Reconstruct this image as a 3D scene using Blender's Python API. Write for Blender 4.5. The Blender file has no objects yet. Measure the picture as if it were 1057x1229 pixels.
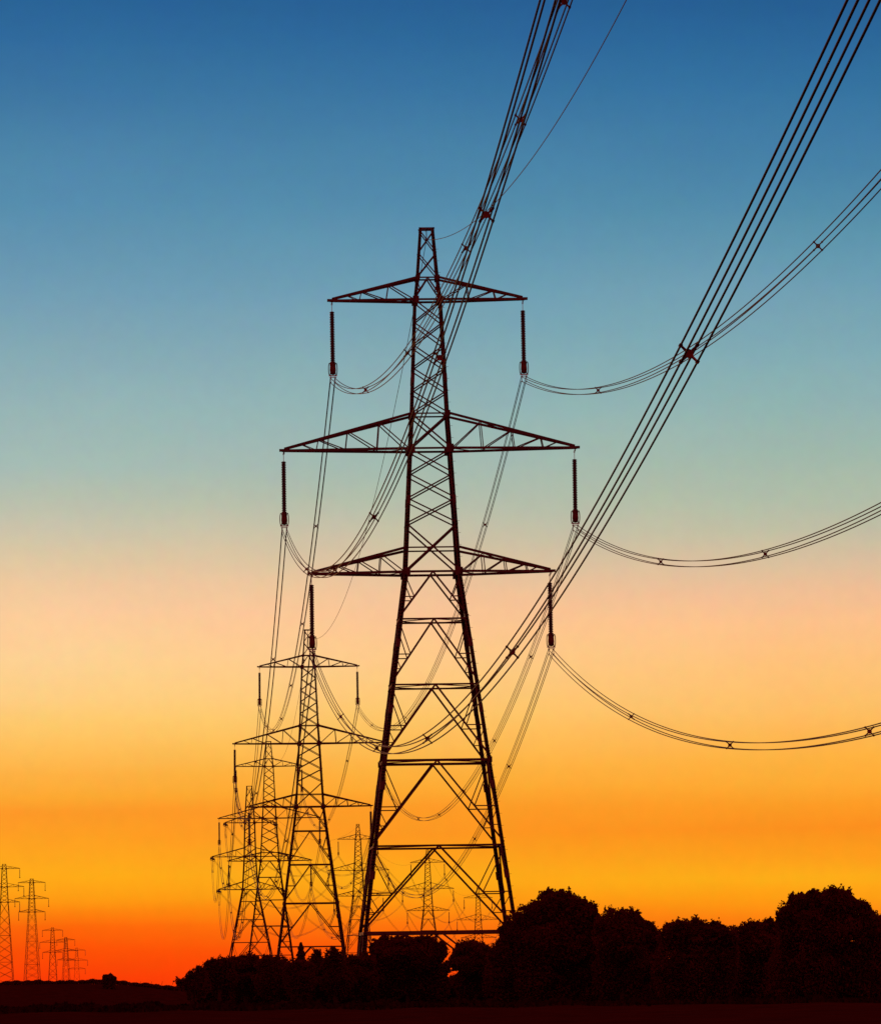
import bpy, math, random
import numpy as np
from mathutils import Vector, Matrix

random.seed(7); rng = np.random.default_rng(7)
sc = bpy.context.scene
COL = sc.collection

# ------------------------------------------------------------------ camera
# photograph grid used for all measurements: 1057 x 1229, focal length in those pixels
F, CX, CY = 6480.0, 528.5, 614.5
PITCH, ROLL, EYE = math.radians(4.9276), math.radians(0.7271), 1.7
cam_d = bpy.data.cameras.new('camera'); cam = bpy.data.objects.new('camera', cam_d); COL.objects.link(cam)
cam_d.sensor_fit = 'HORIZONTAL'; cam_d.sensor_width = 36.0; cam_d.lens = 36.0 * F / 1057.0
cam_d.clip_start = 0.5; cam_d.clip_end = 60000
fw = Vector((0, math.cos(PITCH), math.sin(PITCH))); up0 = Vector((0, -math.sin(PITCH), math.cos(PITCH))); rt0 = Vector((1, 0, 0))
# horizon rises to the right: the camera is rolled clockwise
rt = rt0 * math.cos(ROLL) - up0 * math.sin(ROLL)
up = up0 * math.cos(ROLL) + rt0 * math.sin(ROLL)
cam.matrix_world = Matrix(((rt.x, up.x, -fw.x, 0), (rt.y, up.y, -fw.y, 0), (rt.z, up.z, -fw.z, EYE), (0, 0, 0, 1)))
sc.camera = cam

def at(px, py, Y):
    """world point at depth Y seen at photograph pixel px, py"""
    d = fw + rt * ((px - CX) / F) + up * ((CY - py) / F)
    return Vector((0, 0, EYE)) + d * (Y / d.y)

# ------------------------------------------------------------------ world (dusk sky) and sun
def lin(c):
    return tuple(((v / 255) / 12.92 if v / 255 <= .04045 else ((v / 255 + .055) / 1.055) ** 2.4) for v in c) + (1,)
W = bpy.data.worlds.new('World'); sc.world = W; W.use_nodes = True
nt = W.node_tree; nt.nodes.clear(); N = nt.nodes.new; K = nt.links.new
def mth(op, a, b=None, clamp=False):
    n = N('ShaderNodeMath'); n.operation = op; n.use_clamp = clamp
    for i, v in enumerate((a, b)):
        if v is None: continue
        if isinstance(v, (int, float)): n.inputs[i].default_value = v
        else: K(v, n.inputs[i])
    return n.outputs[0]
tc = N('ShaderNodeTexCoord'); sep = N('ShaderNodeSeparateXYZ'); K(tc.outputs['Generated'], sep.inputs[0])
el = mth('MULTIPLY', mth('ARCSINE', sep.outputs[2]), 180 / math.pi)            # elevation in degrees
az = mth('MULTIPLY', mth('ARCTAN2', sep.outputs[0], sep.outputs[1]), 180 / math.pi)
# thin stratus: stretched noise nudges the layers up and down
mp = N('ShaderNodeMapping'); mp.inputs['Scale'].default_value = (7, 7, 60); K(tc.outputs['Generated'], mp.inputs[0])
nz = N('ShaderNodeTexNoise'); nz.inputs['Scale'].default_value = 1.6; nz.inputs['Detail'].default_value = 4; K(mp.outputs[0], nz.inputs['Vector'])
el2 = mth('ADD', el, mth('MULTIPLY', mth('SUBTRACT', nz.outputs['Fac'], .5), 0.18))
LEFT = [(0, (42,99,150)), (50, (49,107,156)), (100, (59,116,161)), (150, (70,126,166)), (200, (80,135,170)), (250, (88,142,174)), (300, (100,150,176)),
        (350, (112,157,179)), (400, (126,165,180)), (450, (140,174,181)), (500, (152,182,181)), (560, (166,188,180)), (600, (183,191,173)), (640, (205,196,169)),
        (670, (222,198,162)), (700, (239,200,158)), (740, (252,203,155)), (790, (254,209,147)), (840, (254,206,129)), (870, (254,202,110)), (900, (254,192,90)),
        (930, (253,177,66)), (955, (253,169,50)), (975, (253,153,40)), (1000, (254,158,36)), (1050, (254,172,25)), (1078, (254,154,19)),
        (1093, (254,134,15)), (1112, (253,102,10)), (1140, (253,80,6)), (1178, (252,60,6))]
RIGHT = [(0, (38,93,146)), (50, (44,103,154)), (100, (52,113,160)), (200, (71,130,167)), (250, (82,140,170)), (300, (98,151,175)), (350, (112,160,179)), (430, (130,172,180)), (500, (147,180,176)),
         (560, (163,185,170)), (600, (176,189,167)), (640, (193,190,164)), (680, (220,191,158)), (710, (240,190,149)), (750, (253,193,138)), (800, (254,194,119)), (850, (254,191,102)),
         (880, (254,183,83)), (910, (254,178,65)), (940, (254,171,53)), (965, (253,156,38)), (995, (253,143,30)), (1030, (253,158,28)), (1055, (253,173,25)), (1080, (253,157,20)),
         (1108, (251,128,16)), (1140, (250,92,10)), (1178, (248,72,9))]
LO, HI = -1.0, 11.0
fac = mth('DIVIDE', mth('SUBTRACT', el2, LO), HI - LO, True)
def ramp(st, off):
    r = N('ShaderNodeValToRGB'); r.color_ramp.interpolation = 'LINEAR'; K(fac, r.inputs[0])
    e = r.color_ramp.elements
    st = sorted([((math.degrees(math.atan((614.5 - (y + off)) / F) + PITCH) - LO) / (HI - LO), c) for y, c in st])
    for i, (p, c) in enumerate(st):
        q = e[i] if i < 2 else e.new(p)
        q.position = p; q.color = lin(c)
    return r.outputs[0]
mix = N('ShaderNodeMix'); mix.data_type = 'RGBA'
K(mth('DIVIDE', mth('ADD', az, 4.0), 8.0, True), mix.inputs['Factor']); K(ramp(LEFT, -5), mix.inputs[6]); K(ramp(RIGHT, 5), mix.inputs[7])
# above and behind the view: unseen anti-twilight pink, boosted to redden trees and ground, over a physical sky with the sun on the horizon
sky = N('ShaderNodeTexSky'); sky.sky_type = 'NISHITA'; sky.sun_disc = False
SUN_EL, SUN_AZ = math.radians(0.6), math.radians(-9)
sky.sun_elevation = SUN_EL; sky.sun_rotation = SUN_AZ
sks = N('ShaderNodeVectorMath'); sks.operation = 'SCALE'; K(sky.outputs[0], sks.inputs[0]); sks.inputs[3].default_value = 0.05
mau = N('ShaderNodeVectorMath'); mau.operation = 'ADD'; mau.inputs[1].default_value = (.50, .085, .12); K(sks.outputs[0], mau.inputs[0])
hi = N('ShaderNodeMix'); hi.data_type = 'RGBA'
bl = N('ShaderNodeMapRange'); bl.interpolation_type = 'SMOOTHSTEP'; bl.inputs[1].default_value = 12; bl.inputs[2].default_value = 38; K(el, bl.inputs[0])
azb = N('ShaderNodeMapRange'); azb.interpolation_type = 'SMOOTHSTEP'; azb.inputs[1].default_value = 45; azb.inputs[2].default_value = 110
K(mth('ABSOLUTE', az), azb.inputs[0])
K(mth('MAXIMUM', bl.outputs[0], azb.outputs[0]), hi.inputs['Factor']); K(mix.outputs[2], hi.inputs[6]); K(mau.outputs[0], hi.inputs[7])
def mott(scale, amp, src):
    n_ = N('ShaderNodeTexNoise'); n_.inputs['Scale'].default_value = scale; n_.inputs['Detail'].default_value = 3; K(tc.outputs['Generated'], n_.inputs['Vector'])
    sb = N('ShaderNodeVectorMath'); sb.operation = 'MULTIPLY_ADD'; sb.inputs[1].default_value = (amp, amp, amp); sb.inputs[2].default_value = (1 - amp / 2,) * 3; K(n_.outputs['Color'], sb.inputs[0])
    ml = N('ShaderNodeVectorMath'); ml.operation = 'MULTIPLY'; K(src, ml.inputs[0]); K(sb.outputs[0], ml.inputs[1]); return ml.outputs[0]
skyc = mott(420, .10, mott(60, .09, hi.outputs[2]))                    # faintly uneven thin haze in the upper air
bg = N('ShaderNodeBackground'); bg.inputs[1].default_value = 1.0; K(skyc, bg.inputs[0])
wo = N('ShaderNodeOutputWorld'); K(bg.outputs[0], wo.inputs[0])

sd = bpy.data.lights.new('sun', 'SUN'); sd.energy = 0.5; sd.angle = math.radians(2.0); sd.color = (1, .32, .08)
so = bpy.data.objects.new('sun', sd); COL.objects.link(so)
sdir = Vector((math.sin(SUN_AZ) * math.cos(SUN_EL), math.cos(SUN_AZ) * math.cos(SUN_EL), math.sin(SUN_EL)))
so.rotation_euler = sdir.to_track_quat('Z', 'Y').to_euler(); so.location = (0, 0, 200)

sc.view_settings.view_transform = 'Standard'; sc.view_settings.look = 'None'
sc.view_settings.exposure = 0; sc.view_settings.gamma = 1
sc.render.engine = 'CYCLES'
sc.cycles.max_bounces = 4; sc.cycles.sample_clamp_direct = 1.5; sc.cycles.sample_clamp_indirect = 1.0

# ------------------------------------------------------------------ materials
def mat(name, col, rough=.7, metal=0., col2=None, scale=3., bump=0., spec=.5):
    m = bpy.data.materials.new(name); m.use_nodes = True; t = m.node_tree; b = t.nodes['Principled BSDF']
    b.inputs['Roughness'].default_value = rough; b.inputs['Metallic'].default_value = metal; b.inputs['Specular IOR Level'].default_value = spec
    tcn = t.nodes.new('ShaderNodeTexCoord'); n = t.nodes.new('ShaderNodeTexNoise'); n.inputs['Scale'].default_value = scale; n.inputs['Detail'].default_value = 5
    t.links.new(tcn.outputs['Object'], n.inputs['Vector'])
    r = t.nodes.new('ShaderNodeValToRGB'); r.color_ramp.elements[0].position = .35; r.color_ramp.elements[1].position = .65
    c2 = col2 or tuple(c * .6 for c in col)
    r.color_ramp.elements[0].color = tuple(c2) + (1,); r.color_ramp.elements[1].color = tuple(col) + (1,)
    t.links.new(n.outputs['Fac'], r.inputs[0]); t.links.new(r.outputs[0], b.inputs['Base Color'])
    if bump:
        bp = t.nodes.new('ShaderNodeBump'); bp.inputs['Strength'].default_value = bump; bp.inputs['Distance'].default_value = .1
        t.links.new(n.outputs['Fac'], bp.inputs['Height']); t.links.new(bp.outputs[0], b.inputs['Normal'])
    return m
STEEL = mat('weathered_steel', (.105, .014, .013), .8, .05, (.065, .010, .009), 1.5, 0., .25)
RUST_GLOW = mat('rust_and_glow_red_steel', (.20, .020, .011), .85, .05, (.05, .010, .008), 2.5, 0., .25)  # rust for small fittings; its strong red also paints glow onto far pylons
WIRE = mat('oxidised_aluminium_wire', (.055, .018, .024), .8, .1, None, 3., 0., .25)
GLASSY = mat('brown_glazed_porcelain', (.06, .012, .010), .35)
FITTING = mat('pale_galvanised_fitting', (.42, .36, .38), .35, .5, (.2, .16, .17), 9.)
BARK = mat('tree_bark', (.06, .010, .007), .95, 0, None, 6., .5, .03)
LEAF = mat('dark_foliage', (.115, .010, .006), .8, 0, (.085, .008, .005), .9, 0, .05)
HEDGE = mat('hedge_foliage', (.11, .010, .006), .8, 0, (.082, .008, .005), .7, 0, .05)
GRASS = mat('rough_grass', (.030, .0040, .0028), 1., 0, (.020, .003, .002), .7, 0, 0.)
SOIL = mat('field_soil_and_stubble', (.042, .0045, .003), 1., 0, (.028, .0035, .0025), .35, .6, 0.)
for lm in (LEAF, HEDGE):                                               # thin leaves let some of the light through
    t_ = lm.node_tree; b_ = t_.nodes['Principled BSDF']; tl = t_.nodes.new('ShaderNodeBsdfTranslucent'); mx = t_.nodes.new('ShaderNodeMixShader'); mx.inputs[0].default_value = .4
    t_.links.new(b_.inputs['Base Color'].links[0].from_socket, tl.inputs[0]); t_.links.new(b_.outputs[0], mx.inputs[1]); t_.links.new(tl.outputs[0], mx.inputs[2])
    t_.links.new(mx.outputs[0], [n for n in t_.nodes if n.type == 'OUTPUT_MATERIAL'][0].inputs[0])
CONC = mat('concrete_footing', (.2, .16, .14), .95, 0, None, 4., 0., .1)

# ------------------------------------------------------------------ mesh builder
class MB:
    def __init__(s): s.v = []; s.f = []
    def prism(s, ringA, ringB):
        n = len(ringA); k = len(s.v); s.v += ringA + ringB
        for i in range(n):
            j = (i + 1) % n; s.f.append((k + i, k + j, k + n + j, k + n + i))
        s.f.append(tuple(k + i for i in reversed(range(n)))); s.f.append(tuple(k + n + i for i in range(n)))
    def angle(s, a, b, w, n, t=None, centred=True, uu=None):
        """steel angle section from a to b: one flange in the plane whose normal is n, the other standing off inwards"""
        a = Vector(a); b = Vector(b); d = (b - a).normalized(); n = Vector(n); n = (n - d * n.dot(d)).normalized()
        u = d.cross(n) if uu is None else (Vector(uu) - d * Vector(uu).dot(d)).normalized()
        t = t or max(.014, w * .14); o = -w / 2 if centred else 0
        pr = [(o, 0), (o + w, 0), (o + w, -t), (o + t, -t), (o + t, -w * .8), (o, -w * .8)]
        A = [a + u * x + n * y for x, y in pr]; B = [b + u * x + n * y for x, y in pr]
        s.prism(A, B)
    def box(s, c, sx, sy, sz, rz=0):
        c = Vector(c); cr, sr = math.cos(rz), math.sin(rz)
        def q(x, y, z): return c + Vector((x * cr - y * sr, x * sr + y * cr, z))
        A = [q(x, y, -sz / 2) for x, y in ((-sx/2, -sy/2), (sx/2, -sy/2), (sx/2, sy/2), (-sx/2, sy/2))]
        B = [p + Vector((0, 0, sz)) for p in A]; s.prism(A, B)
    def tube(s, pts, r, n=6, closed=False):
        P = [Vector(p) for p in pts]; rings = []
        for i, p in enumerate(P):
            d = (P[(i + 1) % len(P)] - P[i - 1]) if closed else (P[min(i + 1, len(P) - 1)] - P[max(i - 1, 0)])
            d.normalize(); ref = Vector((0, 0, 1)) if abs(d.z) < .9 else Vector((1, 0, 0))
            u = d.cross(ref).normalized(); v = u.cross(d)
            rr = r[i] if isinstance(r, (list, tuple)) else r
            rings.append([p + u * (rr * math.cos(2 * math.pi * k / n)) + v * (rr * math.sin(2 * math.pi * k / n)) for k in range(n)])
        k0 = len(s.v)
        for R in rings: s.v += R
        m = len(rings)
        for i in range(m if closed else m - 1):
            a = k0 + i * n; b = k0 + ((i + 1) % m) * n
            for k in range(n):
                j = (k + 1) % n; s.f.append((a + k, a + j, b + j, b + k))
        if not closed:
            s.f.append(tuple(k0 + k for k in reversed(range(n)))); s.f.append(tuple(k0 + (m - 1) * n + k for k in range(n)))
    def lathe(s, prof, axis_a, axis_d, n=12):
        a = Vector(axis_a); d = Vector(axis_d).normalized(); ref = Vector((0, 0, 1)) if abs(d.z) < .9 else Vector((1, 0, 0))
        u = d.cross(ref).normalized(); v = u.cross(d); k0 = len(s.v)
        for (h, r) in prof:
            for k in range(n):
                t = 2 * math.pi * k / n; s.v.append(a + d * h + u * (r * math.cos(t)) + v * (r * math.sin(t)))
        for i in range(len(prof) - 1):
            for k in range(n):
                j = (k + 1) % n; s.f.append((k0 + i*n + k, k0 + i*n + j, k0 + (i+1)*n + j, k0 + (i+1)*n + k))
    def build(s, name, m, parent=None, smooth=False):
        me = bpy.data.meshes.new(name); me.from_pydata([tuple(v) for v in s.v], [], s.f); me.materials.append(m)
        if smooth: me.polygons.foreach_set('use_smooth', [True] * len(me.polygons))
        me.update(); o = bpy.data.objects.new(name, me); COL.objects.link(o)
        if parent: o.parent = parent
        return o

def tag(o, label=None, cat=None, group=None, kind=None):
    for k, v in (('label', label), ('category', cat), ('group', group), ('kind', kind)):
        if v: o[k] = v
    return o
def empty(name, loc=(0, 0, 0), rz=0.):
    o = bpy.data.objects.new(name, None); o.empty_display_size = .5; COL.objects.link(o); o.location = loc; o.rotation_euler = (0, 0, rz); return o
def copy_tree(o, kids, parent=None):
    c = o.copy(); COL.objects.link(c); c.parent = parent
    for ch in kids.get(o.name, []): copy_tree(ch, kids, c)
    return c
def kidmap(root):
    m = {}
    def go(o):
        m[o.name] = list(o.children)
        for c in o.children: go(c)
    go(root); return m

# ------------------------------------------------------------------ pylon body
def pylon(name, spec):
    """lattice pylon: spec gives width profile, panels and cross arms; parts are legs, lattice, peak, cross arms, footings"""
    root = empty(name); prof = spec['prof']; SM = spec.get('mat', STEEL)
    zs = [p[0] for p in prof]; ws = [p[1] for p in prof]
    wd = lambda z: float(np.interp(z, zs, ws))
    FN = [Vector((0, -1, 0)), Vector((1, 0, 0)), Vector((0, 1, 0)), Vector((-1, 0, 0))]
    FT = [Vector((1, 0, 0)), Vector((0, 1, 0)), Vector((-1, 0, 0)), Vector((0, -1, 0))]
    kk = [0]
    def P(f, s, z, off=0.):
        w = wd(z) / 2; return FN[f] * (w + off) + FT[f] * (s * w) + Vector((0, 0, z))
    def bar(mb, f, s0, z0, s1, z1, w, fine=True):
        kk[0] = (kk[0] + 1) % 7; o = -.012 * kk[0] - .004
        mb.angle(P(f, s0, z0, o), P(f, s1, z1, o), w, FN[f] if kk[0] % 2 else FN[f])
    # legs
    zt = spec['top']; lz = sorted(set([z for z in zs if z <= zt] + [zt, 0]))
    leg_w = spec['leg_w']
    for sx in (-1, 1):
        for sy in (-1, 1):
            mb = MB()
            for a, b in zip(lz[:-1], lz[1:]):
                w = leg_w((a + b) / 2); A = Vector((sx * wd(a) / 2, sy * wd(a) / 2, a)); B = Vector((sx * wd(b) / 2, sy * wd(b) / 2, b))
                mb.angle(A, B, w, (0, sy, 0), t=w * .16, centred=False, uu=(-sx, 0, 0))
                if sy: mb.angle(A, B, w, (sx, 0, 0), t=w * .16, centred=False, uu=(0, -sy, 0))
            for z in spec['cover']:                                  # bolted splice covers
                w = leg_w(z) * 1.12; z1 = z + .55
                A = Vector((sx * (wd(z) / 2 + .014), sy * (wd(z) / 2 + .014), z)); B = Vector((sx * (wd(z1) / 2 + .014), sy * (wd(z1) / 2 + .014), z1))
                mb.angle(A, B, w, (0, sy, 0), t=.012, centred=False, uu=(-sx, 0, 0))
            mb.build('leg', SM, root)
            fb = MB(); c = Vector((sx * wd(0) / 2, sy * wd(0) / 2, 0))
            fb.lathe([(-.6, .55), (.18, .5), (.26, .42), (.26, 0.001)], c, (0, 0, 1), 10); fb.build('concrete_footing', CONC, root)
    # lattice
    mb = MB()
    for f in range(4):
        for (z1, z0, w) in spec['x']:
            bar(mb, f, -1, z1, 1, z0, w); bar(mb, f, 1, z1, -1, z0, w)
        for (z, w) in spec['h']: bar(mb, f, -1, z, 1, z, w)
        for (z1, z0, w, red) in spec['k']:
            zb = z0 + .18
            for s in (-1, 1):
                def D(t):
                    z = z1 + (zb - z1) * t; return (s * t * wd(zb) / wd(z) if t > 0 else 0), z
                bar(mb, f, 0, z1, s, zb, w)
                q = .56; s1, zq = D(q); bar(mb, f, s, zq, s1, zq, .075); bar(mb, f, s, z1 - .1, s1, zq, .075)
                if red > 1:
                    s2, z2 = D(.79); bar(mb, f, s, z2, s2, z2, .06); bar(mb, f, s, zq, s2, z2, .06)
    for z in spec['diaph']:                                           # horizontal diaphragms
        for f in range(4):
            a = P(f, 0, z, -.05); b = P((f + 1) % 4, 0, z, -.05); mb.angle(a, b, .07, (0, 0, 1))
    # gusset plates where arms and chords meet the legs
    gp = mb
    for z, g in spec['gusset']:
        w = wd(z) / 2
        for sx in (-1, 1):
            for sy in (-1, 1):
                gp.box((sx * (w - g * .28), sy * (w + .012), z), g, .016, g * 1.1)
                gp.box((sx * (w + .012), sy * (w - g * .28), z), .016, g, g * 1.1)
    if spec.get('steps'):
        z = 3.2
        while z < zt - 1:
            w = wd(z) / 2; sd_ = 1 if int(z / .4) % 2 else -1
            mb.tube([(w - .03, -w + .02, z), (w + (.15 if sd_ > 0 else -.02), -w - (.02 if sd_ > 0 else .15), z + .01)], .011, 5); z += .4
    mb.build('lattice_bracing', SM, root)
    # earth-wire peak cap
    pk = MB(); w = wd(zt)
    for f in range(4): pk.angle(P(f, -1.08, zt), P(f, 1.08, zt), .12, FN[f])
    pk.angle((0, -w / 2, zt - .02), (0, w / 2, zt - .02), .12, (0, 0, 1)); pk.box((0, 0, zt - .38), .05, .22, .6); pk.box((0, 0, zt - .72), .16, .3, .1)
    pk.build('earth_wire_bracket', STEEL, root)
    # cross arms
    for (W_, zb, ztop, fr, cw) in spec['arms']:
        w0, w1 = wd(zb) / 2, wd(ztop) / 2; tipz = zb + .05
        for s in (-1, 1):
            ab = MB(); tipx = W_ + .02
            def bot(f, t): return Vector((s * (w0 + (tipx - w0) * t), f * (w0 + (.13 - w0) * t), zb + .05 * t))
            def top(f, t): return Vector((s * (w1 + (tipx - .15 - w1) * t), f * (w1 + (.13 - w1) * t), ztop + (tipz + .12 - ztop) * t))
            for f in (-1, 1):
                nn = (0, f, 0)
                ab.angle(bot(f, 0), bot(f, 1), cw, nn); ab.angle(top(f, 0), top(f, 1), cw, nn)
                pr = 0.
                for j, t in enumerate(fr):
                    off = Vector((0, -f * .02, 0))
                    ab.angle(bot(f, t) + off, top(f, t) + off, .065, nn)
                    ab.angle(bot(f, pr) + off * 2, top(f, t) + off * 2, .075, nn); pr = t
                ab.angle(bot(f, pr) + off, top(f, (pr + 1) / 2) + off, .055, nn)
            allf = [0.] + list(fr) + [.92]
            for i in range(len(allf) - 1):
                a, b = allf[i], allf[i + 1]; fl = 1 if i % 2 else -1
                ab.angle(bot(fl, a) - Vector((0, 0, .03)), bot(-fl, b) - Vector((0, 0, .03)), .06, (0, 0, 1))
                ab.angle(bot(-1, b) - Vector((0, 0, .05)), bot(1, b) - Vector((0, 0, .05)), .06, (0, 0, 1))
                if i: ab.angle(top(-fl, a) - Vector((0, 0, .03)), top(fl, b) - Vector((0, 0, .03)), .055, (0, 0, 1))
            ab.box((s * (W_ + .02), 0, zb + .08), .36, .34, .16); ab.box((s * (W_ - .12), 0, zb - .07), .07, .14, .2)
            ab.build('cross_arm', SM, root)
    return root

LW = lambda z: .17 if z > 39.3 else (.21 if z > 28.6 else (.26 if z > 16 else .31))
H1, H2, H3, HP = 47.0, 36.92, 28.63, 51.85
A1, A2, A3, INS = 6.53, 9.87, 8.09, 5.23
p5 = [H1 - (H1 - 39.28) * i / 5 for i in range(6)]
spec6 = dict(steps=True, prof=[(0, 11.0), (4.65, 10.15), (H3, 3.78), (H2, 2.86), (39.28, 2.55), (H1, 1.86), (48.5, 1.5), (HP, .98)], top=HP, leg_w=LW,
    cover=[8.2, 14.1, 19.2, 23.6, 33.2, 41.4],
    x=[(HP - .1, 50.2, .075), (50.2, 48.5, .075)] + [(p5[i], p5[i + 1], .09) for i in range(5)] + [(39.28, H2, .11)] +
      [(H2, 35.24, .095), (35.24, 33.56, .095), (33.56, 31.88, .095), (31.88, H3, .115)],
    h=[(48.5, .10), (H1, .14), (39.28, .10), (H2, .14), (30.25, .10), (H3, .15), (25.45, .12), (21.05, .12), (16.0, .17), (10.35, .13), (4.65, .20)],
    k=[(48.5, H1 - .1, .10, 0), (H3, 25.45, .12, 1), (25.45, 21.05, .12, 2), (21.05, 16.0, .13, 2), (16.0, 10.35, .12, 2), (10.35, 4.65, .13, 2), (4.65, .1, .12, 2)],
    diaph=[25.45, 21.05, 16.0, 10.35, 4.65], gusset=[(H1, .42), (H2, .5), (H3, .5), (39.28, .36), (48.5, .3), (16.0, .34)],
    arms=[(A1, H1, 48.5, (.33, .65), .16), (A2, H2, 39.28, (.25, .5, .73), .17), (A3, H3, 30.25, (.26, .5, .73), .17)])

def heading(a, b): return math.atan2(-(b[0] - a[0]), b[1] - a[1])       # z rotation that turns local +Y along the line
T0 = Vector((17.91, -4.2, .68)); T1 = Vector((-.71, 360, 0)); T2 = Vector((-17.6, 708, -4.46)); T3 = Vector((-34.0, 1050.6, -4.0))
def base(px, py, Y, h): p = at(px, py, Y); return Vector((p.x, p.y, p.z - h))
T4 = base(300, 1028.5, 1403, 38.1)
T5 = base(429.5, 1007.5, 1750, H1); T6 = base(513, 1035.5, 2070, H1); T7 = base(573.5, 1078, 2492, H1)
LT = [base(5, 1037.5, 2300, 52), base(38, 1055, 2629, 52), base(63, 1113.5, 3505, 52), base(79, 1125.3, 3866, 52), base(92, 1138, 4173, 52)]
RZ = {1: heading(T0, T2), 2: heading(T1, T3), 3: heading(T2, T4), 4: heading(T3, T5), 5: heading(T4, T6), 6: heading(T5, T7), 7: heading(T6, T7)}
TP = {0: T0, 1: T1, 2: T2, 3: T3, 4: T4, 5: T5, 6: T6, 7: T7}

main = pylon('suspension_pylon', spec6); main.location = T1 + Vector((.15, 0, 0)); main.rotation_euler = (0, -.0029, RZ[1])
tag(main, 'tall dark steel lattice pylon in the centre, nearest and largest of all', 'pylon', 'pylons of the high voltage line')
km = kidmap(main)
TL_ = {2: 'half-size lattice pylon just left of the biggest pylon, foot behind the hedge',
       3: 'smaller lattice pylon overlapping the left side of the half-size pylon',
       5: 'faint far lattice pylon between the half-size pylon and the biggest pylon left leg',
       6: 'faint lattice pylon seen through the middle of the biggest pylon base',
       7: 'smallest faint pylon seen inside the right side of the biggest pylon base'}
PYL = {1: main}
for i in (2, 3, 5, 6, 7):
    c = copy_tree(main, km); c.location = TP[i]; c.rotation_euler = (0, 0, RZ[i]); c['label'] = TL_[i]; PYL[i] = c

cz = lambda i: 29.6 - 29.6 * (i / 6.) ** 1.0
spec4 = dict(prof=[(0, 15.6), (12.3, 11.0), (29.6, 4.2), (38.1, 3.2), (46.9, 2.8), (56.4, 1.5)], top=56.4, leg_w=lambda z: .3 if z < 30 else .24,
    cover=[10., 20.], x=[(56.2, 53.3, .1), (53.3, 50.2, .1), (50.2, 46.9, .1)] + [(46.9 - i * 2.2, 46.9 - (i + 1) * 2.2, .12) for i in range(4)] + [(38.1 - i * 2.12, 38.1 - (i + 1) * 2.12, .12) for i in range(4)],
    h=[(46.9, .18), (38.1, .18), (29.6, .18), (26.5, .14), (21.8, .15), (15.9, .17), (8.2, .18)],
    k=[(29.6, 26.5, .13, 1), (26.5, 21.8, .14, 1), (21.8, 15.9, .15, 2), (15.9, 8.2, .16, 2), (8.2, .1, .17, 2)],
    diaph=[26.5, 15.9, 8.2], gusset=[(46.9, .6), (38.1, .6), (29.6, .6)],
    arms=[(6.5, 46.9, 48.7, (.35, .65), .2), (9.96, 38.1, 40.4, (.25, .5, .75), .2), (8.35, 29.6, 31.6, (.25, .5, .75), .2)])
tens = pylon('tension_pylon', spec4); tens.location = T4; tens.rotation_euler.z = RZ[4]; PYL[4] = tens
tag(tens, 'leftmost pylon of the big group, wide-footed, with stubby dark insulators level with its arms', 'pylon', 'pylons of the high voltage line')

xl = np.linspace(35.8, 50.05, 9); xb = 35.8 * (1 - np.linspace(0, 1, 10) ** .85)
specL = dict(mat=RUST_GLOW, prof=[(0, 7.6), (35.8, 3.4), (50.05, 2.0), (52, 1.5)], top=52, leg_w=lambda z: .17, cover=[],  # extra red in the steel colour imitates distance haze and sky glow
    x=[(51.9, 50.05, .1)] + [(xl[i + 1], xl[i], .10) for i in range(8)] + [(xb[i], xb[i + 1], .10) for i in range(9)],
    h=[(50.05, .2), (42.3, .2), (35.8, .2), (xb[3], .15), (xb[6], .15)], k=[], diaph=[], gusset=[(50.05, .5), (42.3, .5), (35.8, .5)],
    arms=[(6.6, 50.05, 51.2, (.4, .7), .17), (8.3, 42.3, 43.9, (.4, .7), .17), (6.5, 35.8, 37.1, (.4, .7), .17)])
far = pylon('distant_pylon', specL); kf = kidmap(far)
LL = ['tallest of the small distant pylons, cut by the left edge of the picture',
      'second distant pylon from the left edge, standing whole on the field horizon',
      'largest pylon of the tiny cluster right of the two left-edge pylons',
      'middle pylon of the tiny cluster on the left horizon',
      'smallest pylon on the left horizon, rightmost of its tiny cluster']
FARP = []
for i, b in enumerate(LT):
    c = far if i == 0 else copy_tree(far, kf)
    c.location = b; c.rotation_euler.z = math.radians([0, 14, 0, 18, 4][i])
    tag(c, LL[i], 'pylon', 'distant pylons at the left edge'); FARP.append(c)

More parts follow.
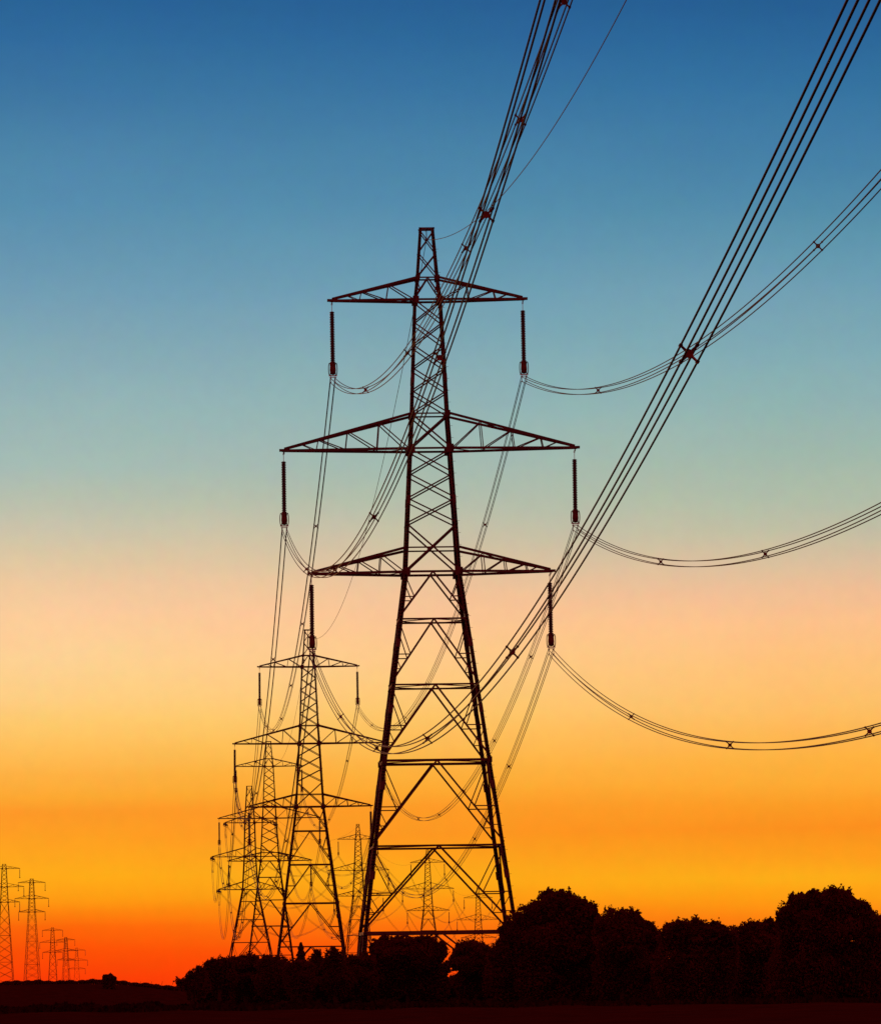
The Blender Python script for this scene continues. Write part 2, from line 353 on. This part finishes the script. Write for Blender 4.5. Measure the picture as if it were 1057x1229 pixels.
# ------------------------------------------------------------------ insulators
def insulator(length=INS):
    """hangs down from z = 0 to the bundle centre at z = -length"""
    r = empty('insulator_string')
    h = MB(); h.tube([(0, 0, .02), (0, 0, -.62)], .022, 6)
    h.tube([(.05 * math.cos(t), 0, -.1 + .07 * math.sin(t)) for t in np.linspace(0, 2 * math.pi, 9)[:-1]], .016, 5, True)
    h.build('hanger_link', FITTING, r)
    d = MB(); top = .6; n = 32; dl = (length - top - .95) / n
    for i in range(n):
        z = top + i * dl
        d.lathe([(z, .11), (z + dl * .2, .12), (z + dl * .34, .165), (z + dl * .66, .17), (z + dl * .76, .12), (z + dl, .11)], (0, 0, 0), (0, 0, -1), 12)
    d.build('insulator_discs', GLASSY, r, True)
    for s in (-1, 1):                                                  # racket-shaped arcing horns
        a = MB(); pts = [(s * (.22 + .07 * math.sin(t)), .0, -(length - .75) + .42 * math.cos(t)) for t in np.linspace(0, 2 * math.pi, 17)[:-1]]
        a.tube(pts, .032, 6, True); a.tube([(s * .22, 0, -(length - .36)), (s * .05, 0, -(length - .3))], .022, 5)
        a.build('arcing_horn', STEEL, r)
    w = MB(); w.lathe([(0, .09), (.05, .17), (.35, .19), (.62, .21), (.86, .17), (.92, .08)], (0, 0, -(length - 1.28)), (0, 0, -1), 12); w.build('counterweight', RUST_GLOW, r)
    y = MB(); y.box((0, 0, -(length - .30)), .56, .05, .07); y.box((0, 0, -(length - .19)), .46, .04, .05)
    for s in (-1, 1):
        y.tube([(s * .1525, 0, -(length - .3)), (s * .1525, 0, -(length + .16))], .02, 5)
    y.build('yoke_plate', FITTING, r)
    for sx in (-1, 1):
        for sz in (-1, 1):
            c = MB(); c.tube([(sx * .1525, y_, -length + sz * .1525 - .02 * abs(y_) * 4) for y_ in (-.22, -.1, 0, .1, .22)], [.025, .04, .05, .04, .025], 6)
            c.build('suspension_clamp', STEEL, r)
    return r
ARM = [('top', A1, H1), ('middle', A2, H2), ('bottom', A3, H3)]
PN = {1: 'biggest pylon', 2: 'half-size pylon', 3: 'pylon overlapping half-size one', 5: 'faint pylon beside biggest pylon leg',
      6: 'faint pylon inside biggest pylon base', 7: 'smallest pylon inside biggest pylon base'}
ins0 = insulator(); ki = kidmap(ins0); first = True
def loc2(i, x, y, z):
    a = RZ[i]; t = TP[i]; return Vector((t.x + x * math.cos(a) - y * math.sin(a), t.y + x * math.sin(a) + y * math.cos(a), t.z + z))
ATT = {}
for i in (1, 2, 3, 5, 6, 7):
    for an, aw, ah in ARM:
        for s, sn in ((-1, 'left'), (1, 'right')):
            c = ins0 if first else copy_tree(ins0, ki); first = False
            p = loc2(i, s * (aw - .12), 0, ah - .1); c.location = p; c.rotation_euler = (random.uniform(-.006, .006), random.uniform(-.008, .008), RZ[i])
            tag(c, f'insulator string hanging from {an} arm {sn} tip of {PN[i]}', 'insulator', 'suspension insulator strings')
            ATT[(i, an, s)] = p - Vector((0, 0, INS))
    ATT[(i, 'earth', 0)] = loc2(i, 0, 0, HP - .72)
for an, aw, ah in ARM:
    for s in (-1, 1): 
        a = heading(T0, T2); ATT[(0, an, s)] = T0 + Vector((s * aw * math.cos(a), s * aw * math.sin(a), ah - INS))
ATT[(0, 'earth', 0)] = T0 + Vector((0, 0, HP - .7))
# tension insulators of the angle pylon: twin strings pulled out level along both spans, with a jumper loop
AR4 = [('top', 6.5, 46.9), ('middle', 9.96, 38.1), ('bottom', 8.35, 29.6)]
for an, aw, ah in AR4:
    for s, sn in ((-1, 'left'), (1, 'right')):
        tip = loc2(4, s * aw, 0, ah - .1)
        for other, key, wn in ((3, 'n', 'near'), (5, 'f', 'far')):
            tgt = ATT[(other, an, s)]; d = (tgt - tip).normalized(); d.z -= .10; d.normalize()
            r = empty('tension_insulator', tip); side = d.cross(Vector((0, 0, 1))).normalized()
            for q in (-1, 1):
                db = MB(); nn = 22; dl = .17; st = Vector(side) * (q * .24) + d * .5
                for j in range(nn):
                    z = j * dl; db.lathe([(z, .04), (z + dl * .3, .14), (z + dl * .6, .15), (z + dl, .04)], st, d, 8)
                db.build('insulator_discs', GLASSY, r, True)
            yb = MB(); 
            for dd in (.45, 4.35): yb.tube([side * -.32 + d * dd, side * .32 + d * dd], .05, 6)
            yb.tube([(0, 0, 0), d * .45], .05, 6); yb.tube([d * 4.35, d * 5.0], .05, 6)
            rr = [d * 4.5 + side * (.42 * math.cos(t)) + side.cross(d) * (.42 * math.sin(t)) for t in np.linspace(0, 2 * math.pi, 15)[:-1]]
            yb.tube(rr, .05, 6, True); yb.build('yoke_plate', STEEL, r)
            tag(r, f'level {wn}-side insulator at {an} arm {sn} tip of the wide-footed pylon', 'insulator', 'tension insulators of the wide-footed pylon')
            ATT[(4, an, s, key)] = tip + d * 5.0
        j = MB(); a = ATT[(4, an, s, 'n')]; b = ATT[(4, an, s, 'f')]
        for q in (-.15, .15):
            j.tube([a.lerp(b, t) + Vector((q, 0, -3.4 * 4 * t * (1 - t))) for t in np.linspace(0, 1, 13)], .03, 5)
        jo = j.build('jumper_loop', WIRE)
        tag(jo, f'hanging wire loop under the {sn} tip of the {an} arm of the wide-footed pylon', 'cable', 'jumper loops of the wide-footed pylon')
ATT[(4, 'earth', 0)] = loc2(4, 0, 0, 55.7)
# distant pylons' insulators: a plain small version of the same string
def mini():
    r = empty('insulator_string'); d = MB(); n = 12; dl = 3.2 / n
    for i in range(n):
        z = .4 + i * dl; d.lathe([(z, .05), (z + dl * .4, .17), (z + dl * .6, .17), (z + dl, .05)], (0, 0, 0), (0, 0, -1), 8)
    d.build('insulator_discs', GLASSY, r, True)
    y = MB(); y.tube([(0, 0, 0), (0, 0, -.4)], .05, 5); y.box((0, 0, -3.8), .5, .12, .4); y.build('yoke_plate', STEEL, r); return r
mi = mini(); kmi = kidmap(mi); first = True
FN_ = ['pylon cut by the left edge', 'second pylon from the left edge', 'largest pylon of the tiny horizon cluster', 'middle pylon of the tiny horizon cluster', 'smallest pylon of the left horizon']
for i, b in enumerate(LT):
    a = FARP[i].rotation_euler.z
    for an, aw, ah in (('top', 6.6, 50.05), ('middle', 8.3, 42.3), ('bottom', 6.5, 35.8)):
        for s, sn in ((-1, 'left'), (1, 'right')):
            if i == 0 and s < 0: continue                             # outside the frame
            c = mi if first else copy_tree(mi, kmi); first = False
            c.location = b + Vector((s * aw * math.cos(a), s * aw * math.sin(a), ah)); c.rotation_euler.z = a
            tag(c, f'tiny insulator at {an} arm {sn} tip, {FN_[i]}', 'insulator', 'insulators of the distant pylons')

# ------------------------------------------------------------------ conductors
RW = .023
def cat(a, b, sag, t): p = a.lerp(b, t); p.z -= 4 * sag * t * (1 - t); return p
def offs(a, b):
    d = (b - a); d.z = 0; d.normalize(); s = Vector((d.y, -d.x, 0)); return [s * (x * .1525) + Vector((0, 0, z * .1525)) for x in (-1, 1) for z in (-1, 1)], s
def span(a, b, sag, label, group, spac=(), parts=True, n=110, t0=0., r=RW):
    # denser samples near the camera end
    ts = [t0 + (1 - t0) * i / n for i in range(n + 1)]; o4, s = offs(a, b)
    if parts:
        root = empty('conductor_bundle', b); L = lambda p: p - b
        for o in o4:
            m = MB(); m.tube([L(cat(a, b, sag, t) + o) for t in ts], r, 6); m.build('conductor', WIRE, root, True)
        for t in spac:
            c = L(cat(a, b, sag, t)); m = MB(); Z = Vector((0, 0, 1)); dv = (b - a).normalized()
            for q in (-1, 1):
                m.tube([c - (s * q + Z) * .15, c - (s * q + Z) * .06, c + (s * q + Z) * .06, c + (s * q + Z) * .15], [.024, .03, .03, .024], 6)
            m.tube([c + dv * -.03, c + dv * .03], .085, 8)
            for x in (-1, 1):
                for z in (-1, 1): m.tube([c + s * (x * .1525) + Z * (z * .1525) + dv * e for e in (-.07, .07)], .04, 6)
            m.build('bundle_spacer', RUST_GLOW, root)
    else:
        root = None; m = MB()
        for o in o4: m.tube([cat(a, b, sag, t) + o - b for t in ts], r, 4)
        for t in spac:
            c = cat(a, b, sag, t) - b; m.box(c, .36, .1, .1); m.box(c, .1, .1, .36)
        root = m.build('conductor_bundle', WIRE, None, True); root.location = b
    tag(root, label, 'cable', group); return root
sp0 = [1 - (x / 364.) for x in (58, 110, 159, 209, 261, 311)]
WHERE0 = {('top', -1): 'upper left arm', ('middle', -1): 'middle left arm', ('bottom', -1): 'lower left arm', ('top', 1): 'upper right arm', ('middle', 1): 'middle right arm', ('bottom', 1): 'lower right arm'}
ATT[(0, 'top', -1)].x += .28; ATT[(0, 'middle', -1)].x -= .25; ATT[(0, 'top', 1)].z -= .75
SAG0 = 13.32; SAG1 = 10.86
for (an, s), wn in WHERE0.items():
    xs_ = {('middle', -1): (232,), ('top', -1): (190,)}.get((an, s), ())
    sp_ = [t for t in sp0 if not (an == 'middle' and s < 0 and t < .35)] + [1 - x / 364. for x in xs_]
    if s > 0: sp_ = [t - .0095 for t in sp_]
    span(ATT[(0, an, s)], ATT[(1, an, s)], {('middle', 1): 12.78, ('top', 1): 13.4}.get((an, s), SAG0), f'four-wire cable sweeping up out of the picture from {wn} of biggest pylon', 'cables coming towards the viewer', sp_, True, 120, .03)
    span(ATT[(1, an, s)], ATT[(2, an, s)], SAG1, f'four-wire cable from the {wn} of the biggest pylon down to the half-size pylon', 'cables between the first two pylons', [x / 348. for x in (48, 97, 147, 197, 246, 296)], True, 70)
    span(ATT[(2, an, s)], ATT[(3, an, s)], SAG1, f'thin cable from the {wn} of the half-size pylon to the pylon overlapping it', 'cables behind the half-size pylon', [x / 343. for x in (48, 97, 147, 197, 246, 296)], False, 50)
    span(ATT[(3, an, s)], ATT[(4, an, s, 'n')], SAG1, f'fine cable from the {wn} of the third pylon to the wide-footed pylon', 'cables reaching the wide-footed pylon', (), False, 40)
    span(ATT[(4, an, s, 'f')], ATT[(5, an, s)], 9.5, f'very faint cable from the {wn} of the wide-footed pylon towards the right', 'cables behind the wide-footed pylon', (), False, 40)
    span(ATT[(5, an, s)], ATT[(6, an, s)], 8.5, f'hair-thin cable from the {wn} of the faint pylon beside biggest pylon leg', 'cables of the far pylons', (), False, 36)
    span(ATT[(6, an, s)], ATT[(7, an, s)], 11, f'hair-thin cable from the {wn} of the faint pylon inside biggest pylon base', 'cables of the last pylons', (), False, 36)
EW = ['single thin earth wire curving up right from the peak of the biggest pylon', 'single earth wire from the biggest pylon peak down to the half-size pylon',
      'single earth wire from the half-size pylon to the pylon overlapping it', 'single earth wire running into the peak of the wide-footed pylon',
      'single earth wire leaving the wide-footed pylon peak to the right', 'single earth wire between the two far pylons right of the half-size pylon', 'single earth wire to the smallest pylon inside the base']
for i in range(7):
    a = ATT[(i, 'earth', 0)]; b = ATT[(i + 1, 'earth', 0)]; m = MB(); sg = 13.0 if i == 0 else 8.5
    m.tube([cat(a, b, sg, t) - b for t in np.linspace(.03 if i == 0 else 0, 1, 100)], .021, 5)
    o = m.build('earth_wire', WIRE, None, True); o.location = b; tag(o, EW[i], 'cable', 'earth wires on the pylon peaks')

# ------------------------------------------------------------------ ground
ctrl = [(t.x, t.y, t.z, 90.) for t in (T1, T2, T3, T4, T5, T6, T7)] + [(p.x, p.y, p.z, 130.) for p in LT]
ctrl += [(0, y, 0, 120.) for y in (0, 100, 200, 300)] + [(x, y, 0, 90.) for x in (-60, -30, 30, 60) for y in (0, 120, 240, 340)]
ctrl += [(-150, 1500, 1.2, 60.), (-105, 1500, 1.2, 50.), (-200, 1500, 1.3, 90.), (-75, 1450, .0, 30.), (60, 900, -3, 100.), (120, 1500, -5, 150.), (-100, 700, -.5, 40.), (-60, 500, -.3, 40), (200, 2500, -14, 300.), (-300, 5200, -30, 400.), (300, 5200, -35, 400.), (-60, 8000, -40, 900.), (-400, 3600, -17, 200.), (400, 3600, -25, 300.)]
CT = np.array(ctrl)
def gh(x, y):
    x = np.asarray(x, float)[..., None]; y = np.asarray(y, float)[..., None]
    d2 = ((x - CT[:, 0]) ** 2 + ((y - CT[:, 1]) * .6) ** 2) / CT[:, 3] ** 2
    w = 1 / (d2 ** 1.6 + .004); return (w * CT[:, 2]).sum(-1) / w.sum(-1)
ys = np.concatenate([np.arange(-60, 60, 6), np.arange(60, 460, 2.5), 460 * (1.018 ** np.arange(0, 215))]); ys = ys[ys < 7000]
us = np.linspace(-1, 1, 181); us = np.sign(us) * np.abs(us) ** 1.3
X = us[None, :] * (90 + ys[:, None].clip(0) * .55); Yg = np.repeat(ys[:, None], len(us), 1)
Z = gh(X, Yg)
near = np.clip((900 - Yg) / 500, 0, 1)
Z += (rng.random(Z.shape) - .5) * .10 * near + .05 * np.sin(X * .9 + Yg * .07) * near
gm = MB(); nx, ny = len(us), len(ys)
gm.v = [Vector(p) for p in zip(X.ravel(), Yg.ravel(), Z.ravel())]
gm.f = [(j * nx + i, j * nx + i + 1, (j + 1) * nx + i + 1, (j + 1) * nx + i) for j in range(ny - 1) for i in range(nx - 1)]
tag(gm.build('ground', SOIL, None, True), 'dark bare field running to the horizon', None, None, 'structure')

# ------------------------------------------------------------------ trees and bushes
def leaf_mesh(name, pts, nrm, size, m, parent, twig=None):
    """pts: leaf centres, nrm: rough outward direction; each leaf a pointed quad"""
    n = len(pts); d = rng.normal(size=(n, 3)) + nrm * .8; d /= np.linalg.norm(d, axis=1)[:, None]
    r = rng.normal(size=(n, 3)); s = np.cross(d, r); s /= np.linalg.norm(s, axis=1)[:, None]
    L = size * rng.uniform(.6, 1.45, n)[:, None]; w = L * rng.uniform(.25, .42, n)[:, None]
    nn = np.cross(d, s) * L * .12
    V = np.stack([pts - d * L * .5, pts + s * w - nn, pts + d * L * .5, pts - s * w - nn], 1).reshape(-1, 3)
    qi = np.arange(4 * n, dtype=np.int32)
    if twig and twig.v:                                               # twigs share the crown's mesh with their own material
        tq = np.array([f for f in twig.f if len(f) == 4], np.int32) + 4 * n
        V = np.concatenate([V, np.array([tuple(v) for v in twig.v])]); qi = np.concatenate([qi, tq.ravel()])
    nq = len(qi) // 4
    me = bpy.data.meshes.new(name); me.vertices.add(len(V)); me.vertices.foreach_set('co', V.ravel().astype(np.float32))
    me.loops.add(4 * nq); me.loops.foreach_set('vertex_index', qi.astype(np.int32)); me.polygons.add(nq)
    me.polygons.foreach_set('loop_start', np.arange(0, 4 * nq, 4, dtype=np.int32)); me.polygons.foreach_set('loop_total', np.full(nq, 4, np.int32))
    me.materials.append(m); me.materials.append(BARK); mi_ = np.zeros(nq, np.int32); mi_[n:] = 1; me.polygons.foreach_set('material_index', mi_)
    me.update(calc_edges=True); me.validate()
    o = bpy.data.objects.new(name, me); COL.objects.link(o); o.parent = parent; return o

def plant(name, label, cat_, lobes, Y, group=None, leaf=.15, dens=90, m=LEAF, holes=(), tw=9, rough=.22):
    """lobes: (px, py, radius px x, radius px y) of the photograph at depth Y; crown lobes become irregular leaf masses in real depth"""
    sc_ = F / Y
    L = []
    for (px, py, rx, ry) in lobes:
        c = at(px, py, Y + random.uniform(-1, 1) * min(rx, 30) / sc_ * .5); L.append((np.array(c), rx / sc_, ry / sc_))
    cx = np.average([l[0][0] for l in L], weights=[l[1] for l in L]); gz = float(gh(cx, Y)); b = Vector((cx, Y, gz)); root = empty(name, b)
    bn = np.array(b); P = []; D = []; twig = MB()
    subs = []
    for c, rx, rz in L:
        if c[2] + rz < gz + 2.2 and cat_ == 'tree': continue
        for _ in range(7 if rx > .6 else 3):
            v = rng.normal(size=3); v[2] = abs(v[2]) * .9 - .1; v /= np.linalg.norm(v); k_ = rng.uniform(.22, .40)
            subs.append((c + v * np.array([rx, min(rx, 3), rz]) * rng.uniform(.74, .84), rx * k_, rz * k_))
    for c, rx, rz in L + subs:
        ry = min(rx, 3.2) * .95; vol = rx * ry * rz * 4.19; n = int(min(40000, max(700, vol ** .8 * dens * 12)))
        u = rng.normal(size=(n, 3)); u /= np.linalg.norm(u, axis=1)[:, None]
        # knobbly radius: sum of random directional bumps
        kb = rng.normal(size=(26, 3)); kb /= np.linalg.norm(kb, axis=1)[:, None]; am = rng.uniform(-.6, 1., 26)
        bump = (np.exp((u @ kb.T - 1) * 26) * am).sum(1) * rough * 1.25
        rad = (rng.random(n) ** .38) * (1 + bump)
        p = c + u * rad[:, None] * np.array([rx, ry, rz]); P.append(p); D.append(u)
        # sprigs that break the outline
        for _ in range(int(tw * .8 * (rx + rz))):
            v = rng.normal(size=3); v[2] = abs(v[2]) * 1.1; v /= np.linalg.norm(v); v1 = v + rng.normal(size=3) * .35; v1 /= np.linalg.norm(v1)
            s0 = c + v * .86 * np.array([rx, ry, rz]); ln = random.uniform(.10, .34) * min(1., rx * .7 + .3); s1 = s0 + v * .15 * rx + v1 * ln
            twig.tube([Vector(s0 - bn), Vector((s0 + s1) / 2 - bn + rng.normal(size=3) * .03), Vector(s1 - bn)], [.014, .010, .004], 4)
            k = random.randint(9, 16); tt = rng.random(k)[:, None] ** .7; P.append(s0 + (s1 - s0) * tt + rng.normal(size=(k, 3)) * .05); D.append(np.repeat(v1[None], k, 0))
    P = np.concatenate(P); D = np.concatenate(D); keep = P[:, 2] > gh(P[:, 0], P[:, 1]) + .02
    for (hx, hy, hr, hs) in holes:                                    # real gaps through the foliage
        h = at(hx, hy, Y); keep &= (((P[:, 0] - h.x) / (hr / sc_ * 1.6)) ** 2 + ((P[:, 2] - h.z - hs * (P[:, 0] - h.x)) / (hr / sc_ * .6)) ** 2) > rng.uniform(.45, 1.5, len(P))
    P = P[keep]; D = D[keep]
    leaf_mesh('crown', P - bn, D, leaf, m, root, twig)
    # trunk and limbs
    tr = MB(); topz = max(l[0][2] + l[2] * .3 for l in L) - gz; r0 = .06 + topz * .028
    mid = Vector((random.uniform(-.1, .1), 0, topz * .35)); tr.tube([(0, 0, -.2), (0, 0, .1), mid, mid + Vector((random.uniform(-.2, .2), .1, topz * .3))], [r0 * 1.4, r0, r0 * .8, r0 * .5], 9)
    for c, rx, rz in L:
        e = Vector(c - bn); k = mid.lerp(e, .5) + Vector((0, 0, -.1)); tr.tube([mid * random.uniform(.6, 1), k, e], [r0 * .55, r0 * .4, r0 * .15], 6)
        for _ in range(4):
            v = Vector(rng.normal(size=3)).normalized(); v.z = abs(v.z); tr.tube([k.lerp(e, random.random()), e + Vector((v.x * rx, v.y * rx, v.z * rz)) * .7], [r0 * .2, .012], 5)
    tr.build('trunk', BARK, root)
    tag(root, label, cat_, group); return root

def fill(x0, x1, ytop, ybot, r, Y):                                    # low lobes under a crown down to the ground
    n = max(1, int((x1 - x0) / (r * 1.1))); return [(x0 + (x1 - x0) * (i + .5) / n, (ytop + ybot) / 2 + random.uniform(-4, 4), r, (ybot - ytop) / 2) for i in range(n)]

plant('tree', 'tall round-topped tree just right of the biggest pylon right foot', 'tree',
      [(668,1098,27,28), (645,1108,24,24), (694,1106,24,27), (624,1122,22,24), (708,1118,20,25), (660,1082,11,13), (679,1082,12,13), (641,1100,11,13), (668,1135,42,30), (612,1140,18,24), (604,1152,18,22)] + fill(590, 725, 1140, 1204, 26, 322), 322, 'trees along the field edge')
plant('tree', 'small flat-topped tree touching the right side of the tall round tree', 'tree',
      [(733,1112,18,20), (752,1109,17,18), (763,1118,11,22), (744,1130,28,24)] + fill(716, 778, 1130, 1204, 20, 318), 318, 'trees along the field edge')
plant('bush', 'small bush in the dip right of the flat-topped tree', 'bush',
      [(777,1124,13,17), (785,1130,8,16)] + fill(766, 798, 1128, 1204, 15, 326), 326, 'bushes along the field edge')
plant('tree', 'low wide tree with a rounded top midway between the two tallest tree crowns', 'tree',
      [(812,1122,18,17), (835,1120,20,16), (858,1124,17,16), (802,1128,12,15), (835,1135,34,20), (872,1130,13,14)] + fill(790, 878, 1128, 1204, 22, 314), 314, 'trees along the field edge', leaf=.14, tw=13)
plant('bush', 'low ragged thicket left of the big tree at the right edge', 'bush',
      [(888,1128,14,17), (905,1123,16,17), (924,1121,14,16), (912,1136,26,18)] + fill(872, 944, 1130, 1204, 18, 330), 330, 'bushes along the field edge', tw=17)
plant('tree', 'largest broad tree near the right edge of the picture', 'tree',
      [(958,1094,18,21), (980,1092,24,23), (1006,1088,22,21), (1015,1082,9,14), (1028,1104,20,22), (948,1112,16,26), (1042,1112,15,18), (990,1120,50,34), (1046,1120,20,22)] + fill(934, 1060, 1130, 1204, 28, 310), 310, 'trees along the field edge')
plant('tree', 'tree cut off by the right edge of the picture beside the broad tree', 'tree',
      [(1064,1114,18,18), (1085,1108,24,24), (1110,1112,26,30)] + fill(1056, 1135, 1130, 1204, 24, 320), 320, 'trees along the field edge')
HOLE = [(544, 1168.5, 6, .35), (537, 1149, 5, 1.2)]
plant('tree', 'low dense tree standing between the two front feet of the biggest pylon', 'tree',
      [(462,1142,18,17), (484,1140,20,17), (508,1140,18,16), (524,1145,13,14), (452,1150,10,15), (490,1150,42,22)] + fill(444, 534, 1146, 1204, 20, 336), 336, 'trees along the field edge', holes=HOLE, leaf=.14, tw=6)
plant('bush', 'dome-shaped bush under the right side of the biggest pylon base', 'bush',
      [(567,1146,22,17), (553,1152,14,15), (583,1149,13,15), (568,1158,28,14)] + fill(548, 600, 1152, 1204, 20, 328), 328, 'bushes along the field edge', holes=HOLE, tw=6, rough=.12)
for (lobes, lab, Y) in (
    ([(219,1181,8,6), (229,1175,8,8), (240,1171,8,10), (240,1186,13,12)], 'lowest bush at the left end of the hedge', 322),
    ([(253,1163,10,10), (262,1161,11,10), (272,1160,10,10), (264,1176,22,17)], 'flat-topped bush second from the left end of the hedge', 326),
    ([(286,1162,14,13), (298,1155,9,10), (303,1164,14,14), (294,1178,26,18)], 'bush with a small hump below the wide-footed pylon', 330),
    ([(322,1161,14,12), (336,1162,14,13), (330,1178,24,18)], 'low even bush left of the little pointed conifer', 327),
    ([(380,1151,6,11), (376,1160,10,12), (388,1160,10,10), (382,1178,20,18)], 'small knobbly bush just right of the pointed conifer', 331),
    ([(398,1148,7,10), (406,1151,7,10), (402,1164,14,14), (404,1180,20,18)], 'bushy clump below the half-size pylon right foot', 329),
    ([(424,1160,12,11), (438,1158,12,12), (430,1178,24,20)], 'low bush left of the biggest pylon left foot', 332),
    ([(352,1165,12,13), (366,1166,12,12), (360,1180,20,16)], 'low scrub around the foot of the pointed conifer', 324)):
    plant('bush', lab, 'bush', lobes, Y, 'low bushes of the left hedge', leaf=.12, dens=120, m=HEDGE, tw=12)
# understory thicket behind the row so no daylight shows below the hump line
plant('hedge', 'long continuous dark hedge under the trees and bushes', 'hedge', [(x, 1187 + random.uniform(-2, 2), 18, 20) for x in range(240, 1075, 22)], 338, None, leaf=.16, dens=95, m=HEDGE, tw=2, holes=HOLE[:1])
# the little conifer: tiers of drooping sprays round a straight stem
cb = at(361, 1132, 334); g0 = float(gh(cb.x, 334)); hgt = cb.z - g0; ct = empty('conifer', (cb.x, 334, g0)); P = []; D = []
for _ in range(5200):
    t = random.random() ** .8; a = random.uniform(0, 2 * math.pi); tier = 1 - .35 * ((t * 9) % 1); rr = (.03 + .85 * (1 - t) ** .75) * tier * random.random() ** .5
    P.append((rr * math.cos(a), rr * math.sin(a), .3 + t * (hgt - .3))); D.append((math.cos(a), math.sin(a), -.2))
leaf_mesh('crown', np.array(P), np.array(D), .12, LEAF, ct); m = MB(); m.tube([(0, 0, -.2), (0, 0, hgt * .6), (0, 0, hgt)], [.08, .04, .01], 8); m.build('trunk', BARK, ct)
tag(ct, 'little pointed conifer sticking up from the left hedge', 'tree')
# horizon on the left: distant hedgerow and a round bush
Y = 1500; P = []; rootp = at(90, 1178, Y); gz = float(gh(rootp.x, Y)); r = empty('hedgerow', (rootp.x, Y, gz))
xs = np.linspace(at(-60, 1178, Y).x, at(262, 1178, Y).x, 4200); hh = .95 + .14 * np.sin(xs * .31) + .12 * np.sin(xs * .83 + 1) + .12 * np.sin(xs * 2.1)
gx = gh(xs, np.full_like(xs, Y)); P = []
for k in range(5):
    P.append(np.stack([xs + rng.normal(size=len(xs)) * .1 - r.location.x, rng.normal(size=len(xs)) * .8, gx - gz + rng.random(len(xs)) * np.clip(hh, .3, 3) * 1.0], 1))
P = np.concatenate(P); leaf_mesh('foliage', P, np.tile([0, 0, 1.], (len(P), 1)), .42, HEDGE, r); m = MB()
for x in range(-45, 46, 3): m.tube([(x, 0, -.6), (x + .2, 0, .4)], .05, 5)
m.build('stems', BARK, r); tag(r, 'thin dark hedgerow along the horizon on the far left', 'hedge')
def farbush(px, py, rx, ry, lab, Y=1470, g=None):
    s = F / Y; c = at(px, py + ry, Y); g0 = float(gh(c.x, Y)); rt_ = empty('bush', (c.x, Y, g0)); n = 3000; u = rng.normal(size=(n, 3)); u /= np.linalg.norm(u, axis=1)[:, None]
    p = u * (rng.random(n) ** .4)[:, None] * np.array([rx / s, rx / s * .8, ry / s]) * (1 + .15 * np.sin(u[:, :1] * 7)); p[:, 2] += c.z - g0
    p2 = p[:1200].copy(); p2[:, 2] *= rng.random(1200) * .8
    p = np.concatenate([p, p2]); u = np.concatenate([u, u[:1200]])
    leaf_mesh('crown', p, u, .5, HEDGE, rt_); m = MB(); m.tube([(0, 0, -.2), (0, 0, max(.5, c.z - g0))], [.18, .1], 6); m.build('trunk', BARK, rt_); tag(rt_, lab, 'bush', g)
farbush(131, 1169.5, 8.5, 5.5, 'round lone bush on the left horizon')

for o in sc.objects:
    if 'label' in o and not 4 <= len(o['label'].replace('-', ' ').split()) <= 16: print('LABEL', len(o['label'].split()), o['label'])

# rough grass and nettles along the foot of the trees
n = 42000; gx_ = rng.uniform(-34, 42, n); gy_ = 296 + 40 * rng.random(n) ** .7; gg = gh(gx_, gy_)
hgt_ = .12 + .14 * np.clip(np.sin(gx_ * 1.3) + np.sin(gx_ * .47 + gy_ * .3) + np.sin(gx_ * 3.1), 0, 2)
gp_ = np.stack([gx_, gy_, gg + rng.random(n) * hgt_], 1)
go = empty('grass', (0, 315, 0)); go_ = leaf_mesh('long_grass', gp_ - np.array([0, 315, 0]), np.tile([0, 0, 2.5], (n, 1)), .26, GRASS, go)
go_.parent = None; go_.location = (0, 315, 0); bpy.data.objects.remove(go); tag(go_, 'rough uncut grass along the foot of the trees', 'grass', None, 'stuff')
